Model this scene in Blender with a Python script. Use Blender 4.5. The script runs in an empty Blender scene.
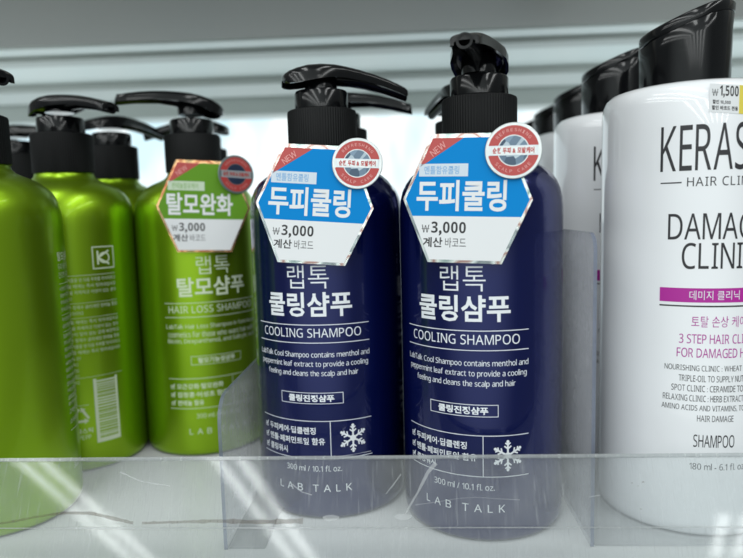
import bpy, bmesh, math, random
from mathutils import Vector, Matrix
R_ = math.radians
random.seed(7)
scene = bpy.context.scene
COL = scene.collection
MM = 0.001

# ------------------------------------------------------------------ camera
PITCH, YAW, ROLL, CAM_H, F_PX = R_(6.15), R_(2.87), R_(1.51), 0.1161, 636.0
fw = Vector((-math.sin(YAW)*math.cos(PITCH), math.cos(YAW)*math.cos(PITCH), -math.sin(PITCH)))
r0 = Vector((math.cos(YAW), math.sin(YAW), 0)); u0 = r0.cross(fw)
rt = r0*math.cos(ROLL) - u0*math.sin(ROLL); up = u0*math.cos(ROLL) + r0*math.sin(ROLL)
cd = bpy.data.cameras.new('camera'); cam = bpy.data.objects.new('camera', cd); COL.objects.link(cam)
cam.matrix_world = Matrix(((rt.x, up.x, -fw.x, 0), (rt.y, up.y, -fw.y, 0), (rt.z, up.z, -fw.z, CAM_H), (0, 0, 0, 1)))
cd.sensor_width = 36; cd.lens = 36*F_PX/743; cd.clip_start = 0.01; cd.clip_end = 50
cd.dof.use_dof = True; cd.dof.focus_distance = 0.222; cd.dof.aperture_fstop = 9.5
scene.camera = cam

# ------------------------------------------------------------------ world, lamps, exposure
w = bpy.data.worlds.new('World'); scene.world = w; w.use_nodes = True
nt = w.node_tree; nt.nodes.clear()
wo = nt.nodes.new('ShaderNodeOutputWorld'); bg = nt.nodes.new('ShaderNodeBackground')
# the shop around the shelf: bright open aisle towards -Y, dimmer to both sides
tcw = nt.nodes.new('ShaderNodeTexCoord'); dt = nt.nodes.new('ShaderNodeVectorMath'); dt.operation = 'DOT_PRODUCT'
dt.inputs[1].default_value = Vector((-0.16, -1, 0.12)).normalized()
rm = nt.nodes.new('ShaderNodeMapRange'); rm.interpolation_type = 'SMOOTHSTEP'
rm.inputs['From Min'].default_value = 0.55; rm.inputs['From Max'].default_value = 0.98; rm.inputs['To Min'].default_value = 0.17; rm.inputs['To Max'].default_value = 0.80
nt.links.new(tcw.outputs['Generated'], dt.inputs[0]); nt.links.new(dt.outputs['Value'], rm.inputs['Value'])
bg.inputs['Color'].default_value = (0.84, 0.93, 0.93, 1); nt.links.new(rm.outputs[0], bg.inputs['Strength'])
nt.links.new(bg.outputs[0], wo.inputs[0])
LAMP_L = 14.0
def tube_row(x, y0, y1):
    # two parallel shop ceiling tubes running away from the shelf, 1.6 m above it
    n = Vector((0.21, -1, 0)).normalized()
    for dx in (-0.06, 0.06):
        L = y0 - y1
        ld = bpy.data.lights.new('ceiling_tube', 'AREA'); ld.shape = 'RECTANGLE'; ld.size = 0.055; ld.size_y = L
        ld.color = (0.97, 1.0, 0.99); ld.energy = LAMP_L*math.pi*0.055*L
        o = bpy.data.objects.new('ceiling_tube', ld); COL.objects.link(o)
        yc = (y0+y1)/2; o.location = (x + dx - 0.21*(yc + 2.5), yc, 1.6)
        o.rotation_euler = (0, 0, math.atan2(0.21, 1))
for x, y0, y1 in ((-2.81, 0.1, -11), (-1.81, 0.1, -11), (-0.82, 0.1, -11), (0.17, 0.1, -1.8), (0.17, -4.6, -11), (1.16, 0.1, -1.8), (1.16, -4.6, -11), (2.15, 0.1, -11), (1.64, -2.85, -3.35)):  # last short pair is added only for a glint low on the lip's right
    tube_row(x, y0, y1)
vs = scene.view_settings
vs.view_transform = 'Standard'; vs.look = 'None'; vs.gamma = 1; vs.exposure = 0.22
scene.cycles.filter_width = 2.0
scene.cycles.max_bounces = 10; scene.cycles.transparent_max_bounces = 24
scene.cycles.caustics_reflective = False; scene.cycles.caustics_refractive = False
scene.cycles.sample_clamp_indirect = 4

# ------------------------------------------------------------------ materials
def mat(name, col, rough=0.5, metal=0.0, coat=0.0, spec=0.5, bump=0, bscale=300, var=0.0, vscale=60, rvar=0.0, emit=None, subs=0.0):
    m = bpy.data.materials.new(name); m.use_nodes = True
    t = m.node_tree; b = t.nodes['Principled BSDF']
    b.inputs['Base Color'].default_value = (*col, 1); b.inputs['Roughness'].default_value = rough
    b.inputs['Metallic'].default_value = metal; b.inputs['Coat Weight'].default_value = coat
    b.inputs['Coat Roughness'].default_value = 0.05
    b.inputs['Specular IOR Level'].default_value = spec
    tc = t.nodes.new('ShaderNodeTexCoord')
    def noise(sc, det=4):
        n = t.nodes.new('ShaderNodeTexNoise'); n.inputs['Scale'].default_value = sc; n.inputs['Detail'].default_value = det
        t.links.new(tc.outputs['Object'], n.inputs['Vector']); return n
    if var:
        n = noise(vscale); r = t.nodes.new('ShaderNodeMapRange'); r.inputs['To Min'].default_value = 1-var; r.inputs['To Max'].default_value = 1+var
        mx = t.nodes.new('ShaderNodeMix'); mx.data_type = 'RGBA'; mx.blend_type = 'MULTIPLY'; mx.inputs[0].default_value = 1
        mx.inputs[6].default_value = (*col, 1); t.links.new(n.outputs['Fac'], r.inputs['Value']); t.links.new(r.outputs[0], mx.inputs[7])
        t.links.new(mx.outputs[2], b.inputs['Base Color'])
    if rvar:
        n = noise(vscale*2.3); r = t.nodes.new('ShaderNodeMapRange'); r.inputs['To Min'].default_value = max(0.02, rough-rvar); r.inputs['To Max'].default_value = rough+rvar
        t.links.new(n.outputs['Fac'], r.inputs['Value']); t.links.new(r.outputs[0], b.inputs['Roughness'])
    if bump:
        n = noise(bscale, 2); bp = t.nodes.new('ShaderNodeBump'); bp.inputs['Strength'].default_value = bump; bp.inputs['Distance'].default_value = 0.0004
        t.links.new(n.outputs['Fac'], bp.inputs['Height']); t.links.new(bp.outputs[0], b.inputs['Normal'])
    if emit:
        b.inputs['Emission Color'].default_value = (*emit[0], 1); b.inputs['Emission Strength'].default_value = emit[1]
    return m

def foil(name, tint):
    # holographic foil: smooth metal with shifting rainbow streaks
    m = mat(name, tint, 0.22, 1.0); t = m.node_tree; b = t.nodes['Principled BSDF']
    tc = t.nodes.new('ShaderNodeTexCoord'); n = t.nodes.new('ShaderNodeTexNoise'); n.inputs['Scale'].default_value = 95; n.inputs['Detail'].default_value = 0
    cr = t.nodes.new('ShaderNodeValToRGB'); e = cr.color_ramp.elements
    e[0].position = 0.25; e[0].color = (0.45, 0.50, 0.50, 1); e[1].position = 0.8; e[1].color = (0.7, 0.7, 0.68, 1)
    for p, c in ((0.40, (0.25, 0.27, 0.28)), (0.46, (0.72, 0.75, 0.73)), (0.52, (0.40, 0.22, 0.19)), (0.58, (0.75, 0.77, 0.72)), (0.66, (0.20, 0.30, 0.28))):
        k = e.new(p); k.color = (*c, 1)
    mx = t.nodes.new('ShaderNodeMix'); mx.data_type = 'RGBA'; mx.blend_type = 'MULTIPLY'; mx.inputs[0].default_value = 1; mx.inputs[7].default_value = (*tint, 1)
    t.links.new(tc.outputs['Object'], n.inputs['Vector']); t.links.new(n.outputs['Fac'], cr.inputs[0]); t.links.new(cr.outputs[0], mx.inputs[6]); t.links.new(mx.outputs[2], b.inputs['Base Color'])
    return m

def acrylic(name, tint, haze, hazecol, rough, streak=0.0, gloss=1.0):
    # clear plastic sheet: light passes straight through, a little is scattered by scuffs, the face mirrors the lamps
    m = bpy.data.materials.new(name); m.use_nodes = True; t = m.node_tree; t.nodes.clear()
    out = t.nodes.new('ShaderNodeOutputMaterial'); tr = t.nodes.new('ShaderNodeBsdfTransparent'); tr.inputs[0].default_value = (*tint, 1)
    df = t.nodes.new('ShaderNodeBsdfDiffuse'); df.inputs[0].default_value = (*hazecol, 1)
    tl = t.nodes.new('ShaderNodeBsdfTranslucent'); tl.inputs[0].default_value = (*hazecol, 1)
    dm = t.nodes.new('ShaderNodeMixShader'); dm.inputs[0].default_value = 0.35
    t.links.new(df.outputs[0], dm.inputs[1]); t.links.new(tl.outputs[0], dm.inputs[2])
    gl = t.nodes.new('ShaderNodeBsdfGlossy'); gl.inputs['Roughness'].default_value = rough
    m1 = t.nodes.new('ShaderNodeMixShader'); m2 = t.nodes.new('ShaderNodeMixShader'); fr = t.nodes.new('ShaderNodeFresnel'); fr.inputs[0].default_value = 1.49
    tc = t.nodes.new('ShaderNodeTexCoord')
    n1 = t.nodes.new('ShaderNodeTexNoise'); n1.inputs['Scale'].default_value = 45; n1.inputs['Detail'].default_value = 7; n1.inputs['Roughness'].default_value = 0.7
    n2 = t.nodes.new('ShaderNodeTexNoise'); n2.inputs['Scale'].default_value = 900; n2.inputs['Detail'].default_value = 2
    mp = t.nodes.new('ShaderNodeMapping'); mp.inputs['Rotation'].default_value = (0, R_(35), 0); mp.inputs['Scale'].default_value = (1, 1, 0.06)
    t.links.new(tc.outputs['Object'], mp.inputs[0]); t.links.new(mp.outputs[0], n2.inputs['Vector'])
    n3 = t.nodes.new('ShaderNodeTexNoise'); n3.inputs['Scale'].default_value = 1500; n3.inputs['Detail'].default_value = 2
    mp2 = t.nodes.new('ShaderNodeMapping'); mp2.inputs['Rotation'].default_value = (0, R_(-62), 0); mp2.inputs['Scale'].default_value = (1, 1, 0.04)
    n2.inputs['Scale'].default_value = 1300
    t.links.new(tc.outputs['Object'], mp2.inputs[0]); t.links.new(mp2.outputs[0], n3.inputs['Vector'])
    mxm = t.nodes.new('ShaderNodeMath'); mxm.operation = 'MAXIMUM'; t.links.new(n2.outputs['Fac'], mxm.inputs[0]); t.links.new(n3.outputs['Fac'], mxm.inputs[1])
    t.links.new(tc.outputs['Object'], n1.inputs['Vector'])
    r1 = t.nodes.new('ShaderNodeMapRange'); r1.inputs['From Min'].default_value = 0.3; r1.inputs['From Max'].default_value = 0.75; r1.inputs['To Min'].default_value = haze*0.7; r1.inputs['To Max'].default_value = haze*1.4
    r2 = t.nodes.new('ShaderNodeMapRange'); r2.inputs['From Min'].default_value = 0.62; r2.inputs['From Max'].default_value = 0.75; r2.inputs['To Min'].default_value = 0; r2.inputs['To Max'].default_value = streak
    ad = t.nodes.new('ShaderNodeMath'); ad.use_clamp = True
    t.links.new(n1.outputs['Fac'], r1.inputs['Value']); t.links.new(mxm.outputs[0], r2.inputs['Value'])
    t.links.new(r1.outputs[0], ad.inputs[0]); t.links.new(r2.outputs[0], ad.inputs[1]); t.links.new(ad.outputs[0], m1.inputs[0])
    t.links.new(tr.outputs[0], m1.inputs[1]); t.links.new(dm.outputs[0], m1.inputs[2])
    fm = t.nodes.new('ShaderNodeMath'); fm.operation = 'MULTIPLY'; fm.inputs[1].default_value = gloss
    t.links.new(fr.outputs[0], fm.inputs[0]); t.links.new(fm.outputs[0], m2.inputs[0])
    t.links.new(m1.outputs[0], m2.inputs[1]); t.links.new(gl.outputs[0], m2.inputs[2]); t.links.new(m2.outputs[0], out.inputs[0])
    return m

M = {}
M['blue'] = mat('navy_plastic', (0.002, 0.0075, 0.095), 0.22, 0.6, 0.6, bump=0.015, bscale=120)
M['green'] = mat('green_pearl_plastic', (0.29, 0.50, 0.013), 0.34, 0.85, 0.2, bump=0.015, bscale=120)
M['white'] = mat('white_plastic', (0.85, 0.865, 0.89), 0.28, 0, 0.9, bump=0.012, bscale=110)
M['black'] = mat('black_gloss_plastic', (0.004, 0.0043, 0.005), 0.13, rvar=0.04, bump=0.012, bscale=140, spec=0.38)
M['black_matt'] = mat('black_matt_plastic', (0.005, 0.0055, 0.006), 0.5, rvar=0.08, spec=0.2)
M['hole'] = mat('dark_hollow', (0.003, 0.003, 0.003), 0.8)
M['print_white'] = mat('white_print', (0.80, 0.83, 0.86), 0.5)
M['print_green'] = mat('pale_green_print', (0.70, 0.80, 0.58), 0.5)
M['print_dark'] = mat('dark_grey_print', (0.022, 0.022, 0.026), 0.45)
M['print_purple'] = mat('purple_print', (0.42, 0.015, 0.30), 0.45)
M['ink'] = mat('black_ink', (0.02, 0.02, 0.022), 0.5)
M['sky'] = mat('sky_blue_card', (0.0, 0.225, 0.60), 0.55, spec=0.12)
M['lime'] = mat('leaf_green_card', (0.115, 0.29, 0.012), 0.55, spec=0.25)
M['card'] = mat('white_card', (0.76, 0.775, 0.79), 0.55, spec=0.3)
M['red'] = mat('red_card', (0.47, 0.055, 0.05), 0.4)
M['strip'] = mat('grey_white_strip', (0.60, 0.68, 0.76), 0.4)
M['strip_g'] = mat('pale_green_strip', (0.55, 0.66, 0.50), 0.4)
M['foil'] = foil('silver_foil', (0.92, 0.95, 0.95))
M['copper'] = foil('copper_foil', (0.95, 0.55, 0.30))
M['seal_rim'] = mat('pale_silver_rim', (0.56, 0.59, 0.59), 0.3, 0.6)
M['seal_rim_d'] = mat('grey_silver_rim', (0.20, 0.24, 0.24), 0.35, 0.4)
M['yellow'] = mat('yellow_sticker', (0.72, 0.60, 0.08), 0.5)
M['pale_blue_ink'] = mat('pale_blue_ink', (0.22, 0.42, 0.68), 0.5)
def ice():
    m = mat('ice_picture', (0.4, 0.5, 0.6), 0.4); t = m.node_tree; b = t.nodes['Principled BSDF']
    tc = t.nodes.new('ShaderNodeTexCoord'); v = t.nodes.new('ShaderNodeTexVoronoi'); v.inputs['Scale'].default_value = 330
    cr = t.nodes.new('ShaderNodeValToRGB'); e = cr.color_ramp.elements
    e[0].position = 0.1; e[0].color = (0.55, 0.65, 0.70, 1); e[1].position = 0.8; e[1].color = (0.025, 0.06, 0.11, 1)
    k = e.new(0.5); k.color = (0.20, 0.30, 0.40, 1)
    t.links.new(tc.outputs['Object'], v.inputs['Vector']); t.links.new(v.outputs['Color'], cr.inputs[0]); t.links.new(cr.outputs[0], b.inputs['Base Color'])
    return m
M['ice'] = ice()
M['navy_pic'] = mat('dark_navy_picture', (0.012, 0.025, 0.06), 0.45, var=0.5, vscale=200)
M['shelf'] = mat('white_shelf_laminate', (0.84, 0.855, 0.85), 0.35, var=0.05, vscale=25, bump=0.02, bscale=250)
M['upper_front_shade'] = mat('shaded_front_steel', (0.235, 0.225, 0.20), 0.5, var=0.04, vscale=8)  # shade of the near underside, away from the bright back, painted as darker colour
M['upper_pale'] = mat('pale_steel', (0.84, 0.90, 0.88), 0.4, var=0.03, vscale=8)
M['upper_rib_shade'] = mat('shaded_rib_steel', (0.60, 0.63, 0.61), 0.5, var=0.04, vscale=8)  # greyer copy of the steel: the underside's shade bands put into the rib colour
M['lip'] = acrylic('scuffed_clear_acrylic', (0.95, 0.965, 0.965), 0.095, (0.84, 0.87, 0.89), 0.045, streak=0.15, gloss=0.5)
M['lip_edge'] = acrylic('acrylic_cut_edge', (0.85, 0.88, 0.88), 0.35, (0.85, 0.88, 0.89), 0.1, streak=0.3)
M['divider'] = acrylic('clear_divider_acrylic', (0.97, 0.975, 0.99), 0.26, (0.92, 0.93, 0.96), 0.08, streak=0.06, gloss=0.22)
M['foot'] = acrylic('clear_foot_acrylic', (0.97, 0.975, 0.98), 0.07, (0.88, 0.9, 0.9), 0.08, gloss=0.4)
M['divider_edge'] = acrylic('divider_cut_edge', (0.45, 0.50, 0.62), 0.35, (0.45, 0.50, 0.62), 0.1)
M['scratch'] = acrylic('scratch_white', (0.95, 0.95, 0.95), 0.30, (0.85, 0.88, 0.9), 0.3)
M['dirt'] = acrylic('brown_dirt', (0.92, 0.90, 0.88), 0.30, (0.18, 0.15, 0.13), 0.5, streak=0.3, gloss=0.2)
def backlit():
    m = bpy.data.materials.new('backlit_window'); m.use_nodes = True; t = m.node_tree; t.nodes.clear()
    out = t.nodes.new('ShaderNodeOutputMaterial'); em = t.nodes.new('ShaderNodeEmission'); tc = t.nodes.new('ShaderNodeTexCoord')
    mp = t.nodes.new('ShaderNodeMapping'); mp.inputs['Scale'].default_value = (1, 1, 0.35)
    n = t.nodes.new('ShaderNodeTexNoise'); n.inputs['Scale'].default_value = 22; n.inputs['Detail'].default_value = 2
    cr = t.nodes.new('ShaderNodeValToRGB'); e = cr.color_ramp.elements
    e[0].position = 0.36; e[0].color = (0.52, 0.72, 0.80, 1); e[1].position = 0.54; e[1].color = (0.78, 0.86, 0.87, 1)
    t.links.new(tc.outputs['Object'], mp.inputs[0]); t.links.new(mp.outputs[0], n.inputs['Vector']); t.links.new(n.outputs['Fac'], cr.inputs[0]); t.links.new(cr.outputs[0], em.inputs[0])
    em.inputs[1].default_value = 1.3
    t.links.new(em.outputs[0], out.inputs[0]); return m
M['window'] = backlit()

# ------------------------------------------------------------------ helpers
def tag(o, label=None, cat=None, group=None, kind=None):
    if label: o['label'] = label
    if cat: o['category'] = cat
    if group: o['group'] = group
    if kind: o['kind'] = kind
    return o
def thing(name, label, cat, loc=(0, 0, 0), rz=0, group=None):
    o = bpy.data.objects.new(name, None); COL.objects.link(o); o.location = loc; o.rotation_euler = (0, 0, rz); o.empty_display_size = 0.01
    return tag(o, label, cat, group)
def obj(name, bm, mats, parent=None, smooth=True, angle=35):
    me = bpy.data.meshes.new(name); bm.to_mesh(me); bm.free()
    for m in (mats if isinstance(mats, (list, tuple)) else [mats]): me.materials.append(m)
    if smooth:
        me.shade_smooth() if hasattr(me, 'shade_smooth') else None
        try: me.set_sharp_from_angle(angle=R_(angle))
        except Exception: pass
    o = bpy.data.objects.new(name, me); COL.objects.link(o)
    if parent: o.parent = parent
    return o
def copy_tree(o, parent=None):
    c = o.copy(); COL.objects.link(c); c.parent = parent
    for ch in list(o.children): copy_tree(ch, c)
    return c
def lathe(bm, prof, n=96, cap0=True, cap1=True, f=None):
    rings = []
    for r, z in prof:
        ring = []
        for i in range(n):
            a = 2*math.pi*i/n; rr = f(r, z, a) if f else r
            ring.append(bm.verts.new((rr*math.cos(a)*MM, rr*math.sin(a)*MM, z*MM)))
        rings.append(ring)
    for a, b in zip(rings, rings[1:]):
        for i in range(n): bm.faces.new((a[i], a[(i+1) % n], b[(i+1) % n], b[i]))
    if cap0: bm.faces.new(rings[0][::-1])
    if cap1: bm.faces.new(rings[-1])
    return rings
def box(bm, x0, x1, y0, y1, z0, z1, bev=0):
    vs_ = [bm.verts.new((x, y, z)) for x in (x0, x1) for y in (y0, y1) for z in (z0, z1)]
    fs = [bm.faces.new([vs_[i] for i in q]) for q in ((0, 1, 3, 2), (4, 6, 7, 5), (0, 4, 5, 1), (2, 3, 7, 6), (0, 2, 6, 4), (1, 5, 7, 3))]
    if bev:
        es = list({e for f_ in fs for e in f_.edges}); bmesh.ops.bevel(bm, geom=es, offset=bev, segments=2, affect='EDGES')
def arc_round(pts, rad, n=5):
    # pts: polygon corners [(x,y,r?)]; rounds each corner
    out = []
    N = len(pts)
    for i, p in enumerate(pts):
        r = p[2] if len(p) > 2 else rad
        a, b, c = Vector(pts[i-1][:2]), Vector(p[:2]), Vector(pts[(i+1) % N][:2])
        if r <= 0: out.append(tuple(b)); continue
        u, v = (a-b).normalized(), (c-b).normalized(); ang = u.angle(v); d = r/math.tan(ang/2)
        s, e = b+u*d, b+v*d; ctr = b+(u+v).normalized()*(r/math.sin(ang/2))
        a0 = math.atan2(s.y-ctr.y, s.x-ctr.x); a1 = math.atan2(e.y-ctr.y, e.x-ctr.x); da = (a1-a0+math.pi) % (2*math.pi)-math.pi
        for k in range(n+1): out.append((ctr.x+r*math.cos(a0+da*k/n), ctr.y+r*math.sin(a0+da*k/n)))
    return out

# --- flat print: pieces drawn in millimetres (s to the right, z up), then laid on a cylinder or a card
TXT = {}
def text_mesh(body, weight=0.0, spacing=1.0, res=2):
    key = (body, weight, spacing, res)
    if key not in TXT:
        cu = bpy.data.curves.new('print', 'FONT'); cu.body = body; cu.size = 1; cu.offset = weight; cu.space_character = spacing; cu.resolution_u = res; cu.fill_mode = 'FRONT'
        o = bpy.data.objects.new('print', cu); COL.objects.link(o)
        dg = bpy.context.evaluated_depsgraph_get(); dg.update()
        me = bpy.data.meshes.new_from_object(o.evaluated_get(dg))
        v = [(p.co.x, p.co.y) for p in me.vertices]; f = [tuple(p.vertices) for p in me.polygons]
        bpy.data.objects.remove(o); bpy.data.curves.remove(cu); bpy.data.meshes.remove(me)
        xs = [p[0] for p in v]; ys = [p[1] for p in v]
        if not v: v, f, xs, ys = [(0, 0)], [], [0], [0]
        TXT[key] = (v, f, min(xs), max(xs), min(ys), max(ys))
    return TXT[key]
def string_mesh(body, weight, spacing, res):
    # plain Latin letters and figures are set from the sans-serif alphabet glyphs, spaced to their own widths
    if not any(32 < ord(c) < 127 for c in body): return text_mesh(body, weight, spacing, res)
    key = ('s', body, weight, spacing, res)
    if key not in TXT:
        V, Fc, x = [], [], 0.0
        for c in body:
            if c == ' ': x += 0.27*spacing; continue
            latin = 32 < ord(c) < 127
            bold = weight >= 0.028; wt = weight
            if c.isupper() and latin: g = chr((0x1D5D4 if bold else 0x1D5A0)+ord(c)-65)
            elif c.islower() and latin: g = chr((0x1D5EE if bold else 0x1D5BA)+ord(c)-97)
            elif c.isdigit(): g = chr((0x1D7EC if bold else 0x1D7E2)+ord(c)-48)
            else: g = c
            if c.isalnum() and latin: wt = 0.0
            v, f, x0, x1, y0, y1 = text_mesh(g, wt, 1.0, res)
            sb = 0.052 if c.isupper() or c.isdigit() else 0.038
            if c in 'AVTYvy': sb = 0.02
            sb += (spacing-1)*0.25
            n = len(V); x += sb
            V += [(a-x0+x, b) for a, b in v]; Fc += [tuple(i+n for i in q) for q in f]; x += (x1-x0)+sb
        xs = [p[0] for p in V]; ys = [p[1] for p in V]
        TXT[key] = (V, Fc, min(xs), max(xs), min(ys), max(ys))
    return TXT[key]
class Print:
    def __init__(s): s.bm = bmesh.new()
    def _add(s, verts, faces, mi, lay):
        vs_ = [s.bm.verts.new((a, lay, b)) for a, b in verts]
        for f in faces:
            try: q = s.bm.faces.new([vs_[i] for i in f]); q.material_index = mi
            except ValueError: pass
    def text(s, body, s0, s1, z0, z1, mi=0, weight=0.0, spacing=1.0, res=2, lay=0.0, rot=0, italic=0):
        v, f, x0, x1, y0, y1 = string_mesh(body, weight, spacing, res)
        sx = (s1-s0)/(x1-x0); sz = (z1-z0)/(y1-y0) if z1 is not None else sx
        if z1 is None: z1 = z0+(y1-y0)*sz
        pts = [(s0+(a-x0)*sx+italic*(b-y0)*sz, z0+(b-y0)*sz) for a, b in v]
        if rot:
            cx, cz = (s0+s1)/2, (z0+z1)/2; c_, s_ = math.cos(R_(rot)), math.sin(R_(rot))
            pts = [(cx+(a-cx)*c_-(b-cz)*s_, cz+(a-cx)*s_+(b-cz)*c_) for a, b in pts]
        s._add(pts, f, mi, lay)
    def line(s, s0, s1, z, t, mi=0, lay=0.0): s.rect(s0, s1, z-t/2, z+t/2, mi, lay)
    def rect(s, s0, s1, z0, z1, mi=0, lay=0.0): s._add([(s0, z0), (s1, z0), (s1, z1), (s0, z1)], [(0, 1, 2, 3)], mi, lay)
    def poly(s, pts, mi=0, lay=0.0): s._add(pts, [tuple(range(len(pts)))], mi, lay)
    def seg(s, a, b, t, mi=0, lay=0.0):
        a, b = Vector(a), Vector(b); d = (b-a).normalized(); n = Vector((-d.y, d.x))*t/2
        s._add([tuple(a-n), tuple(b-n), tuple(b+n), tuple(a+n)], [(0, 1, 2, 3)], mi, lay)
    def frame(s, s0, s1, z0, z1, t, mi=0, lay=0.0):
        s.rect(s0, s1, z0, z0+t, mi, lay); s.rect(s0, s1, z1-t, z1, mi, lay); s.rect(s0, s0+t, z0+t, z1-t, mi, lay); s.rect(s1-t, s1, z0+t, z1-t, mi, lay)
    def ring(s, cx, cz, r0_, r1_, a0=0, a1=360, n=64, mi=0, lay=0.0):
        v = []; f = []
        for k in range(n+1):
            a = R_(a0+(a1-a0)*k/n); v += [(cx+r0_*math.cos(a), cz+r0_*math.sin(a)), (cx+r1_*math.cos(a), cz+r1_*math.sin(a))]
        for k in range(n): f.append((2*k, 2*k+1, 2*k+3, 2*k+2))
        s._add(v, f, mi, lay)
    def disc(s, cx, cz, r, n=64, mi=0, lay=0.0):
        s.poly([(cx+r*math.cos(2*math.pi*k/n), cz+r*math.sin(2*math.pi*k/n)) for k in range(n)], mi, lay)
    def slice(s, step):
        lo = min(v.co.x for v in s.bm.verts); hi = max(v.co.x for v in s.bm.verts); k = math.ceil(lo/step)
        wide = [f for f in s.bm.faces if max(v.co.x for v in f.verts)-min(v.co.x for v in f.verts) > step*0.9]
        while k*step < hi and wide:
            x = k*step; fs = [f for f in wide if min(v.co.x for v in f.verts) < x-1e-6 and max(v.co.x for v in f.verts) > x+1e-6]
            if fs:
                old = set(fs); g = fs+list({e for f in fs for e in f.edges})+list({v for f in fs for v in f.verts})
                keep = [f for f in wide if f not in old]
                res = bmesh.ops.bisect_plane(s.bm, geom=g, plane_co=(x, 0, 0), plane_no=(1, 0, 0))
                new = [f for f in res['geom'] if isinstance(f, bmesh.types.BMFace)]
                wide = [f for f in keep+new if f.is_valid and max(v.co.x for v in f.verts) > x+step*0.5]
            k += 1
    def wrap(s, Rr, centre_deg, gap=0.05):
        # lay on a cylinder; angle 0 faces -Y, positive to +X
        s.slice(1.2)
        for v in s.bm.verts:
            th = v.co.x/Rr+R_(centre_deg); r = Rr+gap+v.co.y
            v.co = Vector((r*math.sin(th), -r*math.cos(th), v.co.z))*MM
        return s.bm
    def flat(s, bend=None):
        for v in s.bm.verts: v.co = Vector((v.co.x, -v.co.y, v.co.z))*MM
        return s.bm

# ------------------------------------------------------------------ setting
bm = bmesh.new(); box(bm, -0.75, 0.75, 0.176, 0.765, -0.03, 0.0, 0.0012)
tag(obj('shelf', bm, M['shelf'], smooth=False), kind='structure')
bm = bmesh.new(); box(bm, -1.1, 1.1, 0.78, 0.79, -0.05, 0.5)
tag(obj('background', bm, M['window'], smooth=False), kind='structure')

us = thing('upper_shelf', 'pale grey steel shelf overhead with ribbed underside', 'shelf', (0, 0.3, 0.236))
def rail(name, m, y0, y1, z0, z1, bev=0.0015):
    b = bmesh.new(); box(b, -0.75, 0.75, y0-0.3, y1-0.3, z0-0.236, z1-0.236, bev); return obj(name, b, m, us, smooth=False)
rail('front_rail', M['upper_front_shade'], 0.300, 0.447, 0.2355, 0.275)
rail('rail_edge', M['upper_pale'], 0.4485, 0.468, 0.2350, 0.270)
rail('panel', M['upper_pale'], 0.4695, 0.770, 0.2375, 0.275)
rail('rib', M['upper_rib_shade'], 0.480, 0.500, 0.2340, 0.2373)
rail('rib', M['upper_rib_shade'], 0.578, 0.640, 0.2312, 0.2373)
rail('rib', M['upper_rib_shade'], 0.672, 0.712, 0.2190, 0.2373)

# clear front lip, leaning back
T27 = R_(27); LIP_O = Vector((0, 0.19, 0.017))
lip = thing('shelf_lip', 'scuffed clear acrylic lip along the shelf front with a brown dirt line', 'shelf lip', LIP_O)
lip.rotation_euler = (-T27, 0, 0)
def lipbox(name, m, z0, z1, y0=0, y1=2.2, par=lip, bev=0.0003):
    b = bmesh.new(); box(b, -0.75, 0.75, y0*MM, y1*MM, z0*MM, z1*MM, bev); return obj(name, b, m, par, smooth=False)
lipbox('panel', M['lip'], 0.25, 20.8)
lipbox('top_edge', M['lip_edge'], 20.85, 22.0)
foot = lipbox('lower_strip', M['lip'], -24, -0.25, 0.0, 2.2)
lipbox('seam', M['lip_edge'], -0.2, 0.2, 0.1, 2.1, bev=0)
def on_lip(u, v):
    d = fw+rt*((u-371.5)/F_PX)-up*((v-279)/F_PX); n = Vector((0, -math.cos(T27), math.sin(T27))); o = Vector((0, 0, CAM_H))
    P = o+d*((LIP_O-o).dot(n)/d.dot(n))-LIP_O
    return P.x/MM, (P.y*math.sin(T27)+P.z*math.cos(T27))/MM
def ribbon(pts, wid, jit=0.0):
    b = bmesh.new(); L = []
    for i, p in enumerate(pts):
        p = Vector(p); q0 = Vector(pts[max(0, i-1)]); q1 = Vector(pts[min(len(pts)-1, i+1)]); d = (q1-q0).normalized(); n = Vector((-d.y, d.x))
        k = i/(len(pts)-1); w_ = (wid[0]+(wid[1]-wid[0])*k)*(1+jit*random.uniform(-1, 1))/2
        L.append([b.verts.new(((p+n*s*w_).x*MM, -0.00004, (p+n*s*w_).y*MM)) for s in (-1, 1)])
    for a, c in zip(L, L[1:]): b.faces.new((a[0], c[0], c[1], a[1]))
    return b
def dense(pts, n, jit=0.0):
    out = []
    for i in range(n):
        t = i/(n-1)*(len(pts)-1); k = min(int(t), len(pts)-2); f = t-k
        out.append((pts[k][0]+(pts[k+1][0]-pts[k][0])*f, pts[k][1]+(pts[k+1][1]-pts[k][1])*f+random.uniform(-jit, jit)))
    return out
P = lambda *q: [on_lip(u, v) for u, v in q]
obj('dirt_line', ribbon(dense(P((-30, 527), (10, 522), (35, 517), (62, 513), (90, 513), (112, 518), (133, 523)), 40, 0.05), (0.55, 1.0), 0.3), M['dirt'], lip, smooth=False)
obj('dirt_line', ribbon(dense(P((142, 523), (180, 522), (220, 521), (260, 522), (303, 521)), 40, 0.05), (0.8, 1.5), 0.3), M['dirt'], lip, smooth=False)
for a, wd in ((P((436, 463), (428, 472), (418, 492), (404, 516)), (1.1, 0.5)), (P((401, 474), (394, 484), (386, 494)), (0.5, 0.2)), (P((330, 458), (350, 455), (371, 451)), (0.15, 0.2)),
              (P((120, 472), (140, 481), (170, 486)), (0.35, 0.2)), (P((292, 484), (302, 492), (312, 495)), (0.4, 0.3)), (P((590, 497), (600, 495)), (0.2, 0.2)), (P((415, 505), (470, 497), (520, 500)), (0.15, 0.1))):
    obj('scratch', ribbon(dense(a, 10, 0.05), wd, 0.3), M['scratch'], lip, smooth=False)
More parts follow.
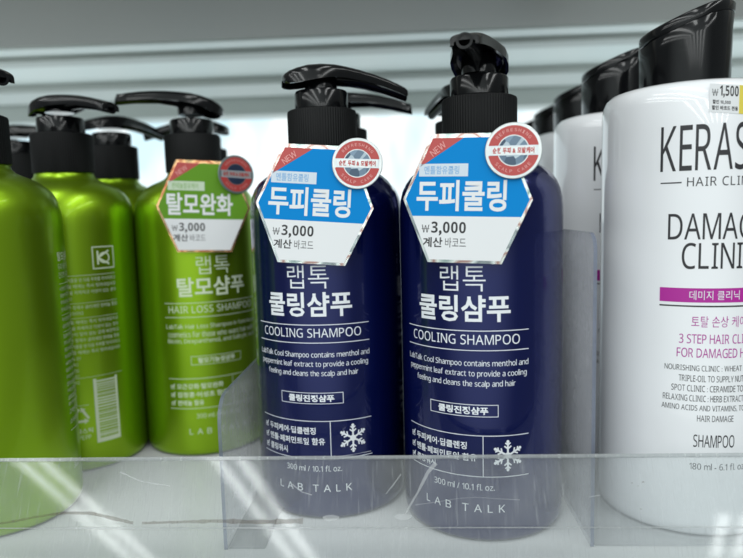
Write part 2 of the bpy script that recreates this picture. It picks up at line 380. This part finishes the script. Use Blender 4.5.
for u, v, w_ in ((331, 518, 2.6), (403, 517, 2.6)):
    c = on_lip(u, v); b = bmesh.new(); q = [b.verts.new(((c[0]+w_*math.cos(a)*(1+.1*math.sin(3*a)))*MM, -0.00005, (c[1]+w_*.36*math.sin(a))*MM)) for a in [2*math.pi*k/24 for k in range(24)]]
    b.faces.new(q); obj('smudge', b, M['scratch'], lip, smooth=False)
for u, v, w_ in ((632, 483, .35), (643, 482, .5), (638, 486, .3), (641, 509, .35)):
    c = on_lip(u, v); b = bmesh.new(); q = [b.verts.new(((c[0]+w_*math.cos(a)*random.uniform(.6, 1.3))*MM, -0.00005, (c[1]+w_*.5*math.sin(a)*random.uniform(.6, 1.2))*MM)) for a in [2*math.pi*k/12 for k in range(12)]]
    b.faces.new(q); obj('speck', b, M['dirt'], lip, smooth=False)

# clear dividers
def divider(label, X, y0, ztop, rad, base_to):
    t = thing('shelf_divider', label, 'divider', (X, y0, 0), 0, 'clear acrylic shelf dividers')
    pts = arc_round([(0, 0.2, 0), (0, ztop, rad), (430, ztop, 0), (430, 0.2, 0)], 0, 8)
    b = bmesh.new()
    A = [b.verts.new((-0.6*MM, p[0]*MM, p[1]*MM)) for p in pts]; B = [b.verts.new((0.6*MM, p[0]*MM, p[1]*MM)) for p in pts]
    b.faces.new(A); b.faces.new(B[::-1])
    obj('panel', b, M['divider'], t, smooth=False)
    b = bmesh.new(); N = len(pts)
    A = [b.verts.new((-0.62*MM, p[0]*MM, p[1]*MM)) for p in pts]; B = [b.verts.new((0.62*MM, p[0]*MM, p[1]*MM)) for p in pts]
    for i in range(N-1): b.faces.new((A[i], B[i], B[i+1], A[i+1]))
    obj('cut_edge', b, M['divider_edge'], t, smooth=False)
    b = bmesh.new(); x0, x1 = sorted((0.7, base_to)); box(b, x0*MM, x1*MM, 0, 0.43, 0.0003, 0.0014, 0.0004); obj('foot', b, M['foot'], t, smooth=False)
    return t
divider('tall clear acrylic divider standing between the blue and the white bottles', 0.0624, 0.209, 107, 6, 75)
divider('low clear acrylic divider standing between the green and the blue bottles', -0.0635, 0.207, 54, 9, 14)

# ------------------------------------------------------------------ pump bottles
BR_, RIM = 30.0, 96
BODY = [(24, 1.4), (25.2, 0.4), (27, 0.0), (28.6, 0.6), (29.6, 2.0), (30, 4.2), (30, 60), (30, 112), (29.95, 116), (29.6, 119.5), (28.9, 122.5), (27.7, 125.3), (26, 127.7), (23.6, 129.8), (20.5, 131.6), (17.2, 133), (14.8, 134.2), (13.4, 135.6), (12.8, 137.2), (12.8, 145)]
HEAD = [(-15.4, 5, 168.0, 165.6), (-15.0, 9.5, 168.9, 164.9), (-13.6, 14, 169.9, 164.6), (-11, 17.6, 171.0, 164.8), (-7, 20.2, 172.2, 165.6), (-2, 21, 172.9, 166.8), (3, 20.2, 173.1, 167.6), (8, 17.6, 172.9, 167.8), (14, 14.8, 172.3, 167.6), (20, 12.8, 171.3, 166.9), (26, 11.4, 169.9, 165.7), (31, 10.4, 168.4, 164.5), (34.4, 9.8, 167.1, 163.5), (35.4, 9.0, 166.4, 163.5)]
def head_bm():
    b = bmesh.new(); secs = []
    n = 14
    for x, wd, zt, zb in HEAD:
        th = 1.1; o_, i_ = [], []
        for k in range(n+1):
            a = math.pi*k/n; ca, sa = math.cos(a), math.sin(a)
            yy = math.copysign(abs(ca)**0.5, ca)*wd/2; zz = zb+(zt-zb)*abs(sa)**0.4
            o_.append((x, yy, zz))
            yi = math.copysign(abs(ca)**0.55, ca)*max(0.6, wd/2-th); zi = zb+max(0.3, zt-zb-th*1.3)*abs(sa)**0.4
            i_.append((x, yi, zi))
        secs.append([b.verts.new(Vector(p)*MM) for p in o_+i_[::-1]])
    for p, q in zip(secs, secs[1:]):
        m = len(p)
        for k in range(m): b.faces.new((p[k], p[(k+1) % m], q[(k+1) % m], q[k]))
    b.faces.new(secs[0][::-1]); b.faces.new(secs[-1])
    return b
def nozzle_bm():
    # tube under the hood ending in an open mouth at the tip
    b = bmesh.new(); n = 24; rings = []
    for x, r, zc in ((4, 2.6, 169.0), (16, 2.7, 168.9), (26, 2.7, 167.0), (35.8, 2.7, 164.6), (35.8, 1.8, 164.6), (31, 1.8, 165.8)):
        rings.append([b.verts.new(Vector((x-(0.45*r*math.sin(2*math.pi*k/n) if x > 20 else 0)*0.3, r*math.cos(2*math.pi*k/n), zc+r*math.sin(2*math.pi*k/n)))*MM) for k in range(n)])
    for p, q in zip(rings, rings[1:]):
        for k in range(n): b.faces.new((p[k], p[(k+1) % n], q[(k+1) % n], q[k]))
    f = b.faces.new(rings[-1]); f.material_index = 1
    return b
def front_print(green):
    p = Print()
    T = ('탈모샴푸', 'HAIR LOSS SHAMPOO') if green else ('쿨링샴푸', 'COOLING SHAMPOO')
    p.text('랩톡', -7.2, 8.6, 88.4, 97, weight=-0.006)
    p.text(T[0], -16.6, 16.9, 78, 87.1, weight=0.022)
    p.line(-23.6, 23.6, 75.0, 0.28); p.text(T[1], -20.4 if not green else -21.5, 20.2 if not green else 21.5, 70.3, 73.7, weight=0.004, spacing=1.05); p.line(-23.6, 23.6, 68.3, 0.28)
    D = (('LabTalk Cool Shampoo contains menthol and', 'peppermint leaf extract to provide a cooling', 'feeling and cleans the scalp and hair') if not green else
         ('LabTalk Hair Loss Shampoo is functional', 'cosmetics for those who want hair with', 'Biotin, Dexpanthenol, and Salicylic acid'))
    for k, (t, hw) in enumerate(zip(D, (23.5, 22.8, 18.6) if not green else (23.3, 22.5, 22.8))): p.text(t, -hw, hw, 62.3-3.5*k, 65.0-3.5*k, res=2, weight=0.008)
    p.frame(-12, 12.6, 45.3, 49.6, 0.22); p.text('탈모기능성샴푸' if green else '쿨링진정샴푸', -8.6, 9.2, 46.1, 48.8, weight=0.03)
    p.line(-23.6, 23.6, 38.7, 0.26); p.line(-23.6, 23.6, 24.2, 0.26); p.rect(7.2, 7.45, 24.4, 38.5)
    Q = (('모근강화·탈모완화', 2.6), ('검정콩·어성초 함유', 4.8), ('판테놀 함유', -7)) if green else (('두피케어·딥클렌징', 1.8), ('멘톨·페퍼민트잎 함유', 5.2), ('쿨링워시', -10.2))
    for k, (t, e) in enumerate(Q):
        z = 33.6-4.0*k
        p.text(t, -19.6, e, z, z+2.7, weight=0.02, res=2)
        p.frame(-22.8, -20.9, z+0.2, z+2.0, 0.22); p.seg((-22.4, z+1.4), (-21.9, z+0.8), 0.4); p.seg((-21.9, z+0.8), (-20.7, z+2.7), 0.4)
    if not green:
        cx, cz = 15.8, 31.6
        for k in range(6):
            a = R_(60*k+30); d = Vector((math.cos(a), math.sin(a))); c = Vector((cx, cz))
            p.seg(tuple(c), tuple(c+d*5.0), 0.65)
            for q in (2.4, 3.8):
                for s in (-1, 1):
                    e = Vector((math.cos(a+s*R_(50)), math.sin(a+s*R_(50)))); p.seg(tuple(c+d*q), tuple(c+d*q+e*(1.6 if q < 3 else 1.2)), 0.5)
            p.disc(*(c+d*5.0), 0.55, 10)
        p.disc(cx, cz, 1.2, 12)
    else:
        cx, cz = 15.6, 31.2
        for k in range(9): p.seg((cx-3+k*.75, cz-4+abs(k-4)*.3), (cx-4+k, cz+4-abs(k-4)*.5), 0.25)
    p.text('300 ml / 10.1 fl. oz.', -10.8, 11.2, 19.3, 21.6, res=2, weight=0.004)
    p.text('LAB TALK', -14.6, 14.8, 11.4, 14.2, spacing=1.8, weight=0.004)
    return p
def back_print():
    p = Print()
    p.text('탈모샴푸', -23.4, -11, 99.6, 103.2, weight=0.02); p.text('두피 케어 기능성화장품', -23.4, -4, 96, 98.6, res=2); p.text('건강한 두피와 모발', -23.4, -7, 92.8, 95.2, res=2)
    p.frame(13, 23.4, 93, 103.2, 0.5); p.seg((15.5, 95), (15.5, 101.2), .8); p.seg((15.5, 98), (20.8, 101.2), .8); p.seg((15.5, 98), (20.8, 95), .8); p.ring(18.5, 98, 2.0, 2.6, n=20)
    p.line(-23.4, 23.4, 90.6, 0.2)
    L = ['사용방법 모발을 적신 후 적당량을 덜어 거품을 낸 다음 두피를 마사지하고', '충분히 헹구어 줍니다 눈에 들어갔을 때에는 즉시 씻어내십시오', '주의사항 상처가 있는 부위에는 사용을 자제하고 이상이 있는 경우', '전문의와 상담하십시오 어린이의 손이 닿지 않는 곳에 보관하고', '직사광선을 피해서 보관하십시오 성분 정제수 글리세린 판테놀 향료']
    z = 88; rnd = random.Random(3)
    for k in range(17):
        if k in (4, 6): p.line(-23.4, 23.4, z+1.2, 0.15); z -= 1.2
        e = 23.4 if k not in (3, 5, 12, 16) else rnd.uniform(0, 14)
        p.text(L[k % 5], -23.4, e if k < 13 else min(e, 4), z-0.2, z+1.5, res=2); z -= 2.75
    p.line(-23.4, 23.4, 44.2, 0.15)
    # barcode: one white block with bars left open
    bx0, bx1, bz0, bz1 = 9.5, 20.5, 13, 43
    p.rect(bx0, bx0+1.4, bz0, bz1); p.rect(bx1-1, bx1, bz0, bz1); zz = bz0; p.rect(bx0+1.4, bx1-1, bz0, bz0+2)
    zz = bz0+2
    while zz < bz1-2: a, b_ = rnd.uniform(.25, .9), rnd.uniform(.3, .8); p.rect(bx0+1.4, bx1-1, zz+a, min(zz+a+b_, bz1)); zz += a+b_
    # recycling triangle
    c = Vector((3.2, 26.5))
    for k in range(3):
        a = R_(90+120*k); b_ = R_(90+120*(k+1)); A, B = c+Vector((math.cos(a), math.sin(a)))*4.6, c+Vector((math.cos(b_), math.sin(b_)))*4.6
        p.seg(tuple(A.lerp(B, .14)), tuple(A.lerp(B, .72)), 1.1); n = (B-A).normalized(); q = A.lerp(B, .70); m_ = Vector((-n.y, n.x)); p.poly([tuple(q-m_*1.3), tuple(q+n*1.9), tuple(q+m_*1.3)])
    p.text('플라스틱', -1.5, 8, 18.4, 20.8, weight=.02, res=2); p.text('LDPE·PP', -0.5, 7, 15.6, 17.6, res=2)
    p.text('300 ml', -23, -14, 15.6, 18.2, res=2); p.line(-23.4, 7, 31.5, .2); p.text('소비자상담실', -23.2, -10, 34, 36.2, res=2); p.text('고객만족센터', -23.2, -12, 38, 40.2, res=2)
    return p
def make_pump_bottle(kind, label, group, face, prints):
    t = thing('pump_bottle', label, 'pump bottle', (0, 0, 0), 0, group)
    b = bmesh.new(); lathe(b, BODY, 128); body = obj('body', b, M[kind], t)
    pm = M['print_white'] if kind == 'blue' else M['print_green']
    for nm, ang in prints:
        p = front_print(kind == 'green') if nm == 'front_print' else back_print()
        obj(nm, p.wrap(BR_, ang), pm, body, smooth=False)
    b = bmesh.new(); N = 336
    lathe(b, [(12.9, 137.4), (13.5, 137.4), (13.7, 137.8), (13.7, 154.9), (13.5, 155.5), (12.9, 155.8), (9, 155.8)], N, f=lambda r, z, a: r-(0.17 if r > 13.6 and int(round(a/(2*math.pi)*N)) % 4 < 2 else 0))
    obj('collar', b, M['black_matt'], t, angle=20)
    b = bmesh.new(); lathe(b, [(10.2, 155.82), (10.6, 156.3), (10.6, 162.4), (10.1, 163.2), (8.8, 163.5), (6.2, 163.5)], 64); obj('pump_ring', b, M['black'], t)
    b = bmesh.new(); lathe(b, [(6.4, 163.52), (6.4, 169.5), (6.0, 170.2)], 48); obj('pump_stem', b, M['black'], t)
    h = obj('pump_head', head_bm(), M['black'], t, angle=50)
    obj('nozzle', nozzle_bm(), [M['black'], M['hole']], h, angle=50)
    return t
def head_of(t): return [c for c in t.children if c.name.split('.')[0] == 'pump_head'][0]
def stem_of(t): return [c for c in t.children if c.name.split('.')[0] == 'pump_stem'][0]
def set_head(t, spout, lift=0, tilt=0):
    h = head_of(t)
    z0 = 0.163; Rz = Matrix.Rotation(R_(spout), 4, 'Z'); Ry = Matrix.Translation((0, 0, z0)) @ Matrix.Rotation(R_(-tilt), 4, 'Y') @ Matrix.Translation((0, 0, -z0))
    h.matrix_local = Matrix.Translation((0, 0, lift*MM)) @ Rz @ Ry
    if lift: stem_of(t).location.z = lift*MM*0.9
GB, GG = 'blue cooling shampoo pump bottles', 'green hair loss shampoo pump bottles'
blue = make_pump_bottle('blue', 'navy blue pump bottle with its spout pointing sideways, beside the low clear divider', GB, 0, [('front_print', -8.6)])
blue.location = (-0.03103, 0.25791, 0); set_head(blue, 22, 0, -2)
def cp(src, x, y, rz, spout, label, lift=0, tilt=0):
    c = copy_tree(src); c.location = (x, y, 0); c.rotation_euler = (0, 0, R_(rz)); c['label'] = label; set_head(c, spout-rz, lift, tilt); return c
blue2 = cp(blue, 0.02922, 0.24102, -11.5, 256, 'navy blue pump bottle with its spout pointing to the front, beside the tall clear divider', 1.0, 4)
cp(blue, -0.0300, 0.3185, 3, 0, 'navy blue pump bottle hidden behind the one with the sideways spout, only its spout showing')
cp(blue, 0.0300, 0.3030, -6, 112, 'navy blue pump bottle hidden behind the one with the forward spout, its pump barely showing')
green = make_pump_bottle('green', 'green pump bottle with a copper edged price tag on its neck, spout pointing left', GG, 0, [('front_print', 29), ('back_print', 209)])
green.location = (-0.10448, 0.32116, 0); set_head(green, 212, 2.4, 7)
cp(green, -0.1645, 0.2400, 0, -38, 'large green pump bottle cut off by the left edge of the picture')
cp(green, -0.1607, 0.3005, 0, -26, 'green pump bottle turned back to front, showing its barcode and recycling mark')
cp(green, -0.1640, 0.3610, 8, 62, 'green pump bottle standing right behind the one showing its barcode')
cp(green, -0.2340, 0.3850, 0, 0, 'dark green pump bottle far left, seen between two nearer green bottles')
cp(green, -0.1200, 0.3900, 0, 180, 'green pump bottle standing right behind the one with the copper edged tag')
for o in COL.objects:
    if o.get('group') == GG and o.children:
        body = [c for c in o.children if c.name.split('.')[0] == 'body'][0]
        for pr in body.children:
            if abs(o.location.x+0.1645) < 1e-4: pr.rotation_euler = (0, 0, R_(137-209 if pr.name.startswith('back') else 137-209))
            if abs(o.location.x+0.1607) < 1e-4: pr.rotation_euler = (0, 0, R_(209-38))

# ------------------------------------------------------------------ price tags hung on the necks
def make_tag(kind, label, loc, yaw, tilt, roll, seal_yaw=0):
    g = kind == 'green'
    t = thing('price_tag', label, 'price tag', loc, 0, 'hexagonal price tags on the bottle necks')
    t.rotation_mode = 'XYZ'
    t.matrix_world = Matrix.Translation(loc) @ Matrix.Rotation(R_(yaw), 4, 'Z') @ Matrix.Rotation(R_(-tilt), 4, 'X') @ Matrix.Rotation(R_(roll), 4, 'Y')
    hexo = [(-12.2, 21.2), (12.2, 21.2), (21.2, -0.3), (12.2, -21.2), (-12.2, -21.2), (-21.2, -0.3)]
    b = bmesh.new()
    F = [b.verts.new((x*MM, 0, z*MM)) for x, z in hexo]; Bk = [b.verts.new((x*MM, 0.0004, z*MM)) for x, z in hexo]
    b.faces.new(F); b.faces.new(Bk[::-1])
    for i in range(6): b.faces.new((F[i], F[i-1], Bk[i-1], Bk[i]))
    bmesh.ops.recalc_face_normals(b, faces=b.faces)
    card = obj('card', b, M['copper' if g else 'foil'], t, smooth=False)
    k = 0.955
    H = [(x*k, z*(0.935 if z > 5 else 0.955)) for x, z in hexo]
    zb = -5.9; xe = H[5][0]+(H[4][0]-H[5][0])*((H[5][1]-zb)/(H[5][1]-H[4][1]))
    p = Print(); p.poly([H[0], H[1], H[2], (-xe, zb), (xe, zb), H[5]][::-1], 0, 0.04)
    obj('colour_panel', p.flat(), M['lime' if g else 'sky'], t, smooth=False)
    p = Print(); p.poly([(xe, zb), (-xe, zb), H[3], H[4]][::-1], 0, 0.04); obj('price_panel', p.flat(), M['card'], t, smooth=False)
    p = Print(); q = 0.55; a = Vector(H[0]); c = a.lerp(Vector(H[5]), 0.47); p.poly([tuple(a), tuple(a+Vector((10.2, 0))), tuple(c)][::-1], 0, 0.07)
    fl = obj('corner_flash', p.flat(), M['red'], t, smooth=False)
    p = Print(); p.text('NEW', a.x-1.0, a.x+4.6, a.y-4.6, a.y-2.5, rot=38, weight=0.01, lay=0.1); obj('lettering', p.flat(), mat('pale_pink_ink', (0.75, 0.35, 0.33), 0.5), fl, smooth=False)
    p = Print(); p.rect(-16.0, 0.3, 7.2, 11.4, 0, 0.07); st = obj('strip', p.flat(), M['strip_g' if g else 'strip'], t, smooth=False)
    p = Print(); p.text('탈모완화쿨링' if False else ('판테놀함유케어' if g else '멘톨함유쿨링'), -14.2, -2.6, 7.9, 10.7, weight=0.012, lay=0.1); obj('lettering', p.flat(), M['strip_g'] if False else (mat('green_ink', (0.25, 0.45, 0.15), 0.5) if g else M['pale_blue_ink']), st, smooth=False)
    p = Print(); p.text('탈모완화' if g else '두피쿨링', -16.6, 13.0, -4.2, 6.0, weight=0.025, lay=0.07, res=4); obj('headline', p.flat(), M['card'], t, smooth=False)
    p = Print(); p.text('￦', -14.6, -11.9, -11.4, -8.8, weight=0.0, lay=0.07); p.text('3,000', -11.3, 0.2, -12.4, -7.7, weight=0.042, lay=0.07); p.text('계산', -14.0, -7.4, -16.2, -12.9, weight=0.02, lay=0.07); p.text('바코드', -6.5, 0.4, -16.2, -12.9, weight=-0.004, lay=0.07)
    obj('price_lettering', p.flat(), M['ink'], t, smooth=False)
    s = bmesh.new(); lathe(s, [(8.7, 0), (9.0, 0.15), (9.0, 0.45), (8.8, 0.6)], 72)
    bmesh.ops.rotate(s, verts=s.verts, cent=(0, 0, 0), matrix=Matrix.Rotation(R_(90), 3, 'X'))
    seal = obj('round_seal', s, M['seal_rim_d' if g else 'seal_rim'], t)
    seal.location = (14.6*MM, -0.0006, 15.2*MM); seal.rotation_euler = (0, R_(-roll*0.3), R_(seal_yaw))
    p = Print(); p.ring(0, 0, 5.0, 8.0, 12, 168, mi=0, lay=0.63); p.ring(0, 0, 5.0, 8.0, 192, 348, mi=0, lay=0.63); obj('red_ring', p.flat(), M['red'], seal, smooth=False)
    p = Print(); p.disc(0, 0, 4.7, 48, lay=0.63); obj('picture', p.flat(), M['navy_pic' if g else 'ice'], seal, smooth=False)
    p = Print(); p.rect(-7.4, 7.4, -1.55, 1.6, lay=0.66); p.frame(-7.4, 7.4, -1.55, 1.6, 0.15, 1, lay=0.69); p.text('순한 두피 & 모발케어', -6.5, 6.5, -0.95, 1.0, 2, weight=0.045, res=2, lay=0.69)
    obj('band', p.flat(), [M['seal_rim'], M['strip'], M['red']], seal, smooth=False)
    p = Print()
    for k_, ch in enumerate('REFRESHING'):
        a_ = 140-100*k_/9; c_ = Vector((math.cos(R_(a_)), math.sin(R_(a_))))*6.6; p.text(ch, c_.x-.4, c_.x+.4, c_.y-.5, c_.y+.5, rot=a_-90, lay=0.68, res=2)
    for k_, ch in enumerate('SCALP CARE'):
        if ch == ' ': continue
        a_ = 220+100*k_/9; c_ = Vector((math.cos(R_(a_)), math.sin(R_(a_))))*6.6; p.text(ch, c_.x-.4, c_.x+.4, c_.y-.5, c_.y+.5, rot=a_+90, lay=0.68, res=2)
    obj('ring_lettering', p.flat(), mat('pink_ink', (0.72, 0.36, 0.34), 0.5), seal, smooth=False)
    return t
make_tag('blue', 'sky blue price tag with a silver edge on the blue bottle with the sideways spout', (-0.0311, 0.2273, 0.1187), 0, 4.5, 4.5)
make_tag('blue', 'sky blue price tag with a silver edge on the blue bottle with the forward spout', (0.0212, 0.2114, 0.1192), -13, 4.5, 2.0)
make_tag('green', 'leaf green price tag with a copper edge on a green bottle', (-0.0915, 0.2930, 0.1200), 22, 4.5, 2.5, 18)

# ------------------------------------------------------------------ white bottles
WR = 30.5
def white_print():
    p = Print()
    DK, PU, WH = 0, 1, 2
    p.text('KERASYS', -18.7, 18.9, 126.2, 141.4, DK, weight=-0.006, res=5)
    p.line(-18.5, -12.0, 122.6, 0.4, DK); p.text('HAIR CLINIC', -10.4, 12.6, 121.2, 124.2, DK, weight=0.004, spacing=1.12); p.line(14.4, 21, 122.6, 0.4, DK)
    p.text('DAMAGE', -15.8, 14.6, 103.6, 112.4, DK, weight=0.0, res=5); p.text('CLINIC', -11.4, 12.6, 93.8, 102.6, DK, weight=0.0, res=5)
    p.rect(-18.0, 20.4, 82.6, 87.4, PU); p.line(-18.0, 20.4, 81.3, 0.5, DK); p.text('데미지 클리닉 샴푸', -8.8, 13.2, 83.5, 86.6, WH, lay=0.03)
    p.text('토탈 손상 케어', -8.0, 9.6, 74.2, 78.0, PU, weight=-0.004)
    p.text('3 STEP HAIR CLINIC', -11.6, 13.8, 68.6, 71.8, PU, weight=-0.008); p.text('FOR DAMAGED HAIR', -12.2, 14.2, 63.8, 67, PU, weight=-0.008)
    for k, (t, a, b_) in enumerate((('NOURISHING CLINIC : WHEAT PROTEIN,', -15.9, 17), ('TRIPLE-OIL TO SUPPLY NUTRIENTS', -11.4, 15), ('SPOT CLINIC : CERAMIDE TO REPAIR', -13.6, 16), ('RELAXING CLINIC : HERB EXTRACT RELAXING', -16.2, 18), ('AMINO ACIDS AND VITAMINS, TO PREVENT', -16.6, 18), ('HAIR DAMAGE', -5.4, 6.4))):
        p.text(t, a, b_, 58.9-3.45*k, 61.1-3.45*k, DK, weight=-0.002, res=2)
    p.text('SHAMPOO', -6.4, 7.0, 32.6, 37.0, DK, weight=-0.012)
    p.text('180 ml - 6.1 fl. oz.', -7.4, 11.5, 24.6, 27.0, DK, weight=-0.002, res=2)
    return p
CAP = [(-17, 176.2), (-16, 176.2), (-14.6, 177.4), (-9.5, 179.4), (-2.6, 182.0), (2.5, 183.8), (7.8, 185.2), (14.8, 186.0), (20, 185.9)]
def cap_h(x):
    for (a, b), (c, d) in zip(CAP, CAP[1:]):
        if a <= x <= c: return b+(d-b)*(x-a)/(c-a)
    return 176.2 if x < 0 else 185.9
def make_white(label):
    t = thing('flip_top_bottle', label, 'bottle', (0.1068, 0.245, 0), 0, 'white shampoo bottles with black flip caps')
    b = bmesh.new(); lathe(b, [(r_+2 if r_ > 15 else r_, z_) for r_, z_ in [(22, 1.2), (24, 0.3), (26, 0), (27.6, 0.8), (28.3, 2.4), (28.5, 4.6), (28.5, 60), (28.5, 140), (28.45, 149), (28.1, 151.6), (27.2, 153.8), (25.6, 155.4), (23, 156.3), (19, 156.7), (14, 156.9)]], 128)
    body = obj('body', b, M['white'], t)
    obj('front_print', white_print().wrap(WR, -4.5), [M['print_dark'], M['print_purple'], M['print_white']], body, smooth=False)
    # cap: slanted top, seam below the lid, small beak on the high side
    def capmesh(lo, hi, rbase, closed_top):
        bb = bmesh.new(); n = 96; rings = []
        for kind, r in (lo+hi):
            ring = []
            for i in range(n):
                a = 2*math.pi*i/n; x, y = r*math.cos(a), r*math.sin(a); z = kind if kind > 100 else cap_h(x)+kind
                if kind <= 0 and kind > -9: x += 1.5*max(0, math.cos(a))**6*max(0, 1+kind/9)
                ring.append(bb.verts.new(((x*0.955-2.6)*MM, y*0.955*MM, z*MM)))
            rings.append(ring)
        for p_, q_ in zip(rings, rings[1:]):
            for i in range(n): bb.faces.new((p_[i], p_[(i+1) % n], q_[(i+1) % n], q_[i]))
        bb.faces.new(rings[-1])
        return bb
    obj('cap', capmesh([(156.95, 15.9), (158, 16)], [(-8.5, 16.1), (-4.2, 16.1), (-3.95, 15.9), (-3.95, 10)], 16, True), M['black'], t, angle=40)
    obj('lid', capmesh([(-3.9, 15.7)], [(-3.85, 16.0), (-3.5, 16.12), (-2.4, 16.12), (-0.7, 16.05), (-0.25, 15.7), (0, 14.8), (0.15, 9), (0.15, 1)], 16, True), M['black'], t, angle=50)
    return t
white = make_white('white flip cap bottle nearest the front with a price sticker near its shoulder')
p = Print(); sk = 0.10
def skew(pr):
    for v in pr.bm.verts: v.co.z -= v.co.x*sk
    return pr
p.rect(-4.6, 4.5, 144.4, 153.4, 0, 0.02); p.rect(4.5, 10.0, 144.4, 153.4, 1, 0.02); skew(p)
st = obj('price_sticker', p.wrap(WR, -4.5), [M['card'], M['yellow']], [c for c in white.children if c.name.startswith('body')][0], smooth=False)
labels = ('white flip cap bottle second in its row, half hidden by the front white bottle', 'white flip cap bottle third from the front of its row', 'white flip cap bottle fourth from the front of its row, only a strip showing', 'farthest white flip cap bottle at the back of its row')
for (x, y), lb in zip(((0.1035, 0.309), (0.1055, 0.373), (0.107, 0.437), (0.108, 0.501)), labels):
    c = copy_tree(white); c.location = (x, y, 0); c['label'] = lb
    for ch in list(c.children):
        for g in list(ch.children):
            if g.name.startswith('price_sticker'): bpy.data.objects.remove(g)
p = Print(); p.text('￦', -3.9, -2.0, 149.6, 151.8, 0, lay=0.05); p.text('1,500', -1.6, 4.2, 149.0, 153.0, 0, weight=0.03, lay=0.05)
p.text('할인 10,500', -3.6, 1.8, 147.0, 148.4, 0, weight=0.03, res=2, lay=0.05); p.text('할인 바코드 전용', -3.8, 4.2, 145.2, 146.6, 0, weight=0.03, res=2, lay=0.05); skew(p)
# the lettering rides on the sticker as part of the body's print layer
q = obj('sticker_lettering', p.wrap(WR, -4.5), M['ink'], [c for c in white.children if c.name.startswith('body')][0], smooth=False)
